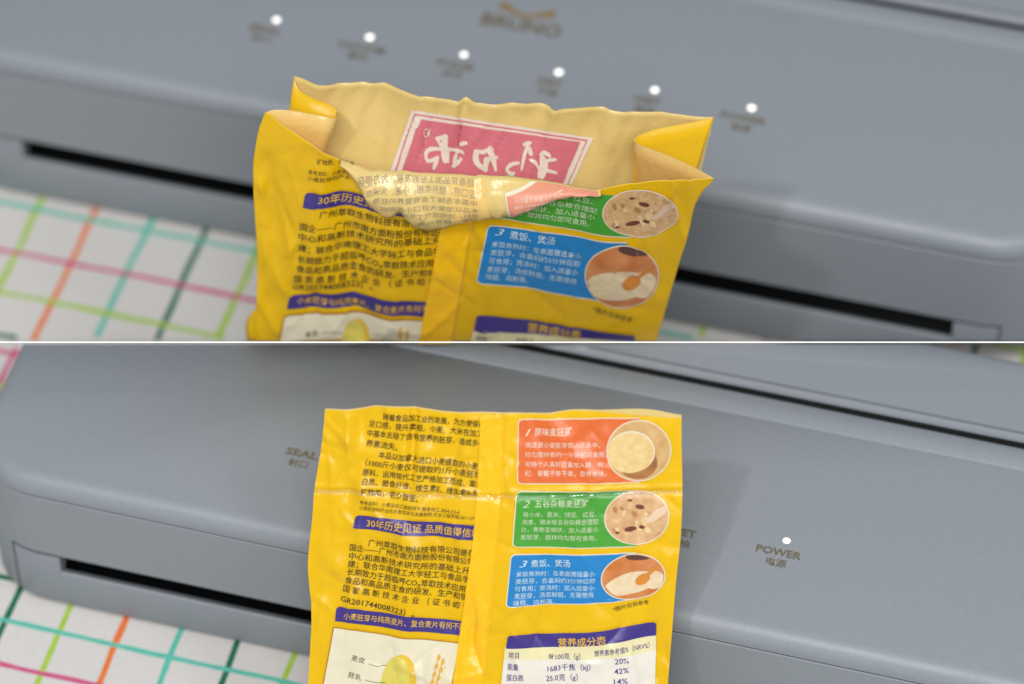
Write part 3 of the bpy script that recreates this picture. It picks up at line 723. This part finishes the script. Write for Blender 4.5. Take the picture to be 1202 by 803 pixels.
# back film, gussets: everything above the rim lies on one slightly tilted mouth
HR = base_up(601, 208).z + .001
def rimP(x, y, dz=0): return at_h(x, y, HR + dz) - rootU.location
back_rim = [(345, 92), (375, 99), (420, 99.5), (450, 101.5), (490, 112), (540, 119.5), (548, 117.5), (560, 120.5), (600, 122), (644, 123.5), (652, 129), (680, 128.5), (705, 133), (750, 132.5), (790, 135), (838, 138.5)]
NB = 150
br = poly(back_rim, NB)
vs = []
MB_ = 50
for j in range(MB_ + 1):
    v = j/MB_
    for i, (x, y) in enumerate(br):
        u = i/NB
        top = at_h(x, y, HR + lerp(.006, .0, u))
        # hang down, drawing forward to the bottom fold and in at the sides
        xb = lerp(-.0825, .0475, u)
        bot = at_Y(301 + 470*u, YBU - .5, YU + .0085)
        s = v
        p = Vector((lerp(top.x, bot.x, s), lerp(top.y, bot.y, min(1, s*2.6) if s < .4 else 1), lerp(top.z, bot.z, s)))
        p.y = lerp(top.y, bot.y, sstep(0, .50, s))
        px = x
        k = (1 - s)
        w = .0016*noise.noise((px/60, s*4, 1.5)) + .0008*(1 - 2*abs(noise.noise((px/30, s*5, 7.7))))
        for cx, am, wd in ((546, .0016, 6), (648, -.0018, 7), (452, .0008, 10), (708, .0020, 16), (500, -.0010, 20)):
            cc = cx - s*60*(1 if cx > 600 else .3)
            w += am*math.exp(-((px - cc)/wd)**2)*k
        p.y += w*.85 + CR_B(x + s*20, y + s*190)*.6
        vs.append(p - rootU.location)
o = mesh('back_film', vs, [tuple(reversed(f)) for f in grid_faces(MB_ + 1, NB + 1)], M['inside'], rootU, 180); twoface(o, M['film'])
back_vs = vs
def proj(p): return (601 + FPX*p.dot(RT)/p.dot(FW), 401.5 - FPX*p.dot(UP)/p.dot(FW))
CELLS = {}
for j in range(0, 30):
    for i in range(NB):
        q = [back_vs[jj*(NB+1) + ii] + rootU.location for jj, ii in ((j, i), (j, i+1), (j+1, i+1), (j+1, i))]
        pr = [proj(p) for p in q]
        bx = (min(p[0] for p in pr) - .02, max(p[0] for p in pr) + .02, min(p[1] for p in pr) - .02, max(p[1] for p in pr) + .02)
        for a in range(int(bx[0]//6), int(bx[1]//6) + 1):
            for c in range(int(bx[2]//6), int(bx[3]//6) + 1): CELLS.setdefault((a, c), []).append((bx, q))
def backP(x, y, off):
    """point of the back film at print position (x, y)"""
    r = ray(x, y)
    for bx, q in CELLS.get((int(x//6), int(y//6)), ()):
        if bx[0] <= x <= bx[1] and bx[2] <= y <= bx[3]:
            n = (q[1] - q[0]).cross(q[3] - q[0]).normalized()
            if n.y > 0: n = -n
            return r*(q[0].dot(n)/r.dot(n)) + n*off - rootU.location
    return at_Y(x, y, YU + .014) - rootU.location
class BackBag(Bag):
    def P(s, x, y, off=0): return backP(x, y, off*1.5)
BB = BackBag(rootU, None, None, None)
def lq(a, b, c, d): return (a, b, c, d)
BB.panel('logo_border', ((483.5, 128.4), (696.5, 161.5), (671, 216), (456, 207)), M['logowhite'], .00030, step=1.7)
BB.panel('logo_line', ((487.3, 132.3), (690, 163.2), (666, 216), (461, 207)), M['pink'], .00046, step=1.7)
BB.panel('logo_inner_border', ((488.8, 133.8), (688, 164.6), (664.4, 216), (463, 207)), M['logowhite'], .00062, step=1.7)
BB.panel('logo_field', ((494, 138.2), (680, 164.8), (658, 217), (470, 209)), M['pink'], .00078, step=1.7)
J = ([], [])
def Zm(p): return (450 + p[0]/4.623, 110 + p[1]/4.62)
for wd, pts in ((16, [(286, 236), (330, 226), (352, 212)]), (24, [(345, 212), (334, 285), (337, 366)]), (16, [(298, 240), (332, 285), (388, 292)]), (17, [(325, 292), (256, 294), (230, 330), (248, 358), (300, 332)]), (15, [(296, 338), (282, 372), (272, 402)]),
                (17, [(428, 272), (447, 264), (466, 258)]), (14, [(384, 290), (416, 302), (448, 312)]), (22, [(412, 300), (396, 345), (396, 394)]), (12, [(396, 390), (416, 362), (434, 340)]),
                (22, [(503, 290), (506, 360), (562, 408)]), (17, [(500, 300), (542, 306), (592, 286)]), (18, [(576, 276), (590, 340), (612, 412)]), (16, [(622, 334), (568, 344), (550, 404)]),
                (17, [(756, 266), (790, 258), (814, 262)]), (20, [(792, 262), (770, 330), (758, 410)]), (15, [(662, 404), (690, 374), (742, 366)]), (14, [(664, 402), (690, 426), (716, 420)]), (15, [(796, 270), (806, 300), (814, 330)]),
                (15, [(806, 346), (852, 394), (944, 418)]), (18, [(842, 322), (884, 312), (910, 332)]), (24, [(862, 310), (872, 380), (858, 452)]), (15, [(880, 356), (910, 348), (940, 346)])):
    w0 = wd/4.6
    BB.stroke('', [Zm(p) for p in pts], lambda u, w0=w0: 1.28*w0*(.55 + .6*math.sin(math.pi*min(1, .12 + u*.8))), None, .00105, 10, J)
mesh('logo_brush_lettering', J[0], J[1], M['logowhite'], rootU)
ring = [Zm((232 + 23*math.cos(a), 200 + 23*math.sin(a))) for a in [2*math.pi*k/16 for k in range(17)]]
BB.stroke('registered_mark', ring, 1.0, M['logowhite'], .0014, 24)
BB.rows('registered_letter', [('R', (504.2, 154), (497.2, 152.6), 6)], M['logowhite'], .0014)
BB.disc('show_through_dot', *Zm((685, 442)), 7, 2.6, M['greenpale'], .00095, 0, 16, 3)

def gusset(name, rim, low, m_out, m_in, flip):
    n = 26; rp = poly(rim, n); vs = []
    for j in range(25):
        v = j/24
        for i, (x, y, dz) in enumerate(rp):
            p = at_h(x, y, HR + dz)
            a, b = low; q = a.lerp(b, i/n)
            w = .0012*noise.noise((x/20, v*3, 5)) * (1 if 0 < i < n else 0) * v
            if 'rear' in name: w -= .0055*math.sin(math.pi*min(1, v*1.1))
            vs.append(p.lerp(q, v**.72) + Vector((0, w, 0)) - rootU.location)
    f = grid_faces(25, n + 1)
    if flip: f = [tuple(reversed(q)) for q in f]
    o = mesh(name, vs, f, m_out, rootU, 180); twoface(o, m_in)
def fz(x, y):     # height offset that puts a rim point on the front film
    p = base_up(x, y); return p.z - HR
FLz, FRz = fz(313, 131.5), fz(836, 209)
def LP(x, y, Y): return at_Y(x, y, Y)
gl, gb = LP(330, 330, YU + .0095), LP(306, 330, YU + .0110); gf = LP(306, 330, YU + .0078)
gusset('gusset_rear_half', [(345, 92, .006), (350, 104, .004), (366, 115, .003), (388, 123.5, .002), (396, 131, .001)], (gb, gl), M['film'], M['inside'], True)
gusset('gusset_front_half', [(396, 131, .001), (394.5, 138.5, FLz*.5), (372, 135, FLz*.7), (340, 129.5, FLz*.9), (320, 129, FLz), (313, 131.5, FLz)], (gl, gf), M['film'], M['insidepink'], True)
gl, gb = LP(745, 330, YU + .0060), LP(766, 322, YU + .0080); gf = LP(766, 322, YU + .0035)
gusset('gusset_rear_half', [(838, 138.5, 0), (805, 145, 0), (772, 151.5, 0), (750, 159, 0), (744, 165, 0)], (gb, gl), M['film'], M['inside'], False)
gusset('gusset_front_half', [(744, 165, 0), (752, 170, FRz*.2), (778, 180, FRz*.5), (812, 195, FRz*.8), (836, 208, FRz)], (gl, gf), M['film'], M['insidepink'], False)
# overlap seam
def seamU(u, v):
    y = lerp(240, YBU, v)
    return lerp(curve([(230, 524), (257, 519), (330, 505), (401, 491)])(y), curve([(230, 560), (265, 552), (330, 541), (401, 528)])(y), u), y
vs, fs = film_grid(BU, 'seam', seamU, 14, 110, None, .00060)
n0 = len(vs)
for j in range(111):
    x, y = seamU(0, j/110); vs.append(BU.P(x - .3, y, .00002))
for j in range(111):
    x, y = seamU(1, j/110); vs.append(BU.P(x + 3.5, y, .00004))
fs = [tuple(reversed(f)) for f in fs] + [(j*15, (j+1)*15, n0 + j + 1, n0 + j) for j in range(110)] + [(j*15 + 14, n0 + 111 + j, n0 + 112 + j, (j+1)*15 + 14) for j in range(110)]
mesh('overlap_seam', vs, fs, M['film2'], rootU, 50)
# base of the bag: closes the bottom and carries the bulge at the lower left
vs = []
for k in range(41):
    u = k/40; x, _ = uppt(u, 1)
    f = BU.P(x, YBU, 0); vs += [f, Vector((f.x, f.y + .0045*math.sin(math.pi*u) + .001, f.z))]
mesh('bag_base', vs, [(2*k, 2*k + 1, 2*k + 3, 2*k + 2) for k in range(40)], M['film'], rootU)
bm = bmesh.new(); bmesh.ops.create_uvsphere(bm, u_segments=28, v_segments=18, radius=1)
for v in bm.verts:
    v.co = Vector((v.co.x*.0045, v.co.y*.0036, v.co.z*.012)) * (1 + .12*noise.noise(v.co*2.3))
c = at_Y(304, 393, YU + .0085) - rootU.location
for v in bm.verts: v.co += c; v.co += UP*max(0, .0004 - (v.co + rootU.location).dot(UP))
bmo('side_bulge', bm, M['film'], rootU, 180)

def print_up(b):
    b.rows('product_text', [('矿物质，老少皆', (372, 187), (416, 192), 7), ], M['black'], .0004)
    b.rows('reference_text', [('参考资料：小麦深加工麦胚', (362, 198.5), (428, 205), 5.6), ('小麦胚芽的产业化开发现', (361, 205.5), (440, 211.5), 5.6)], M['black'], .0004)
    b.panel('heading_band', ((358.8, 222), (520, 244), (517, 257), (355.5, 240)), M['purple'], .0003, (5, 0, 0, 1), sag=-3)
    b.rows('heading_text', [('30年历史见证 品质值得', (374, 230), (512, 245), 11.5)], M['yink'], .0004, .008)
    T2 = [('广州萃取生物科技有限公司是在', (375, 248), (524, 262), 9.4), ('国企——广州市南方面粉股份有限公司', (352, 262), (524, 273), 9.4), ('中心和高新技术研究所的基础上升', (350.5, 273.5), (518, 282), 9.4), ('建；联合华南理工大学轻工与食品学', (350, 287), (518, 295), 9.4), ('长期致力于超临界CO₂萃取技术应用、', (349.5, 300), (513, 307), 9.4), ('食品和高品质主食的研发、生产和销', (348, 311.5), (512, 318.5), 9.4), ('国 家 高 新 技 术 企 业 （ 证 书 编 号', (345.5, 323), (512, 329.5), 9.4), ('GR201744008323）。', (343.7, 334), (437, 333.5), 9.6)]
    b.rows('company_text', T2, M['black'], .0004, .004)
    b.panel('heading_band', ((340, 344), (502, 353.5), (498, 370), (337, 360.5)), M['purple'], .0003, (5, 0, 0, 0), sag=-4)
    b.rows('heading_text', [('小麦胚芽与纯燕麦片、复合麦片有何不', (349, 350.5), (503, 361), 9)], M['yink'], .0004, .006)
    b.panel('picture_panel_border', ((333.5, 367.5), (497, 373.5), (492, 400), (327, 400)), M['obrown'], .0003, sag=-5)
    b.panel('picture_panel', ((334.8, 369), (497, 375), (492, 399.8), (328.5, 399.8)), M['paper'], .00035, sag=-4)
    b.disc('printed_seed', 419, 399, 15, 24, M['seed2'], .0004, .1, clip=(418, 380, 40, 20)); b.disc('printed_seed', 414.5, 399, 13.5, 24, M['seed'], .00046, .1, clip=(414, 380, 40, 20))
    b.rows('seed_text', [('麦皮', (358.5, 391.5), (374, 389), 7.5)], M['black'], .0004)
    b.stroke('pointer_line', [(378, 387.5), (390, 386), (402, 389)], .5, M['black'], .0005)
    J = ([], [])
    for k in range(5):
        cx, cy = 472 + (4 if k % 2 else -4), 384 + 3.4*k
        b.stroke('', [(cx, cy + 4), (cx + 2, cy), (cx + 3, cy - 5)], lambda u: .6 + 3.6*math.sin(math.pi*u), None, .0004, 8, J)
    mesh('printed_wheat', J[0], J[1], M['wheat'], b.root)
    b.panel('recipe_box_border', ((594, 214), (752, 230), (740, 277.6), (575.5, 255)), M['white'], .00014, (0, 0, 0, 5)); b.panel('recipe_box', ((595.5, 214), (752, 230), (740, 276.2), (577.5, 253.8)), M['green'], .0002, (0, 0, 0, 4))
    food_oval(b, 2, 751.5, 248.5, 43.5, 26.5, .06)
    b.rows('recipe_text', [('薏米、绿豆、红豆、', (614, 224), (696, 233), 7.2), ('糙米等五谷杂粮合理配', (606, 231), (701, 243.5), 7.2), ('煮熟至糊状，加入适量小', (596, 238), (698, 251.5), 7.2), ('麦胚芽，搅拌均匀即可食用。', (584, 244.5), (692, 259.3), 7.2)], M['ltgreen'], .0004)
    b.panel('recipe_box_border', ((572.3, 263.6), (736, 282), (722, 354.5), (558.5, 331.4)), M['white'], .00014, (6, 0, 0, 5)); b.panel('recipe_box', ((573.7, 265), (736, 283.4), (722, 353), (560, 330)), M['blue'], .0002, (5, 0, 0, 4))
    food_oval(b, 3, 730, 322, 42.5, 36.2, .10)
    b.rows('recipe_number', [('3', (581, 271), (592, 272.4), 12)], M['ltblue'], .0004, 0, .35)
    b.rows('recipe_title', [('煮饭、煲汤', (598.5, 274.5), (652, 282), 10.5)], M['ltblue'], .0004, .006)
    b.rows('recipe_text', [('米饭煮熟时：在表面撒适量小', (577.5, 285.5), (682, 299), 7.6), ('麦胚芽，合盖焖约3分钟后即', (576, 295), (680.5, 308), 7.6), ('可食用；煲汤时：加入适量小', (574, 304.5), (678.5, 318), 7.6), ('麦胚芽，汤底鲜甜，无需使用', (572, 314), (676, 328), 7.6), ('味精、鸡粉等。', (570, 322.5), (620, 330), 7.6)], M['ltblue'], .0004)
    b.rows('note_text', [('*图片仅供参考', (696, 359.5), (742, 372.5), 7)], M['black'], .0004)
    b.panel('nutrition_table', ((556, 383), (745, 400), (745, 400.2), (552, 400.2)), M['cream'], .0003)
    b.panel('nutrition_heading', ((560, 367), (745, 392), (745, 399.8), (556, 386)), M['purple'], .00036, (4, 0, 0, 0))
    b.rows('nutrition_title', [('营养成分表', (619.5, 383), (682, 391.5), 11.5)], M['yink'], .00046, .012)
    b.rows('nutrition_text', [('项目', (558.5, 394), (571, 395), 7.5), ('每100克（g）', (606, 396.4), (626, 397.6), 5)], M['purple'], .00046)
print_up(BU)

# ------------------------------------------------------------------ prints and fittings belong to the part that carries them
def carry(root, carriers, default):
    kids = list(root.children); first = {}
    for k in kids: first.setdefault(k.name.split('.')[0], k)
    for k in kids:
        b = k.name.split('.')[0]
        for pre, to in carriers:
            if b.startswith(pre) and to in first and k is not first[to]: k.parent = first[to]; break
for g in [o for o in C.objects if o.get('category') == 'vacuum sealer']:
    carry(g, [('lettering', 'lid'), ('emblem', 'lid'), ('indicator_lamp', 'lid'), ('hinge_strip', 'lid'), ('seam_gap', 'lower_jaw'), ('lid_gasket', 'body'), ('hinge_gap_shade', 'body'), ('slot_shade_block', 'body')], None)
for g in (rootL, rootU):
    carry(g, [('logo', 'back_film'), ('registered', 'back_film'), ('show_through_dot', 'back_film'), ('show_through', 'rim_flap'), ('seam_tint', 'rim_flap')] +
          [(p, 'front_film') for p in ('product', 'reference', 'heading', 'company', 'picture', 'printed', 'seed', 'pointer', 'recipe', 'note', 'nutrition')], None)
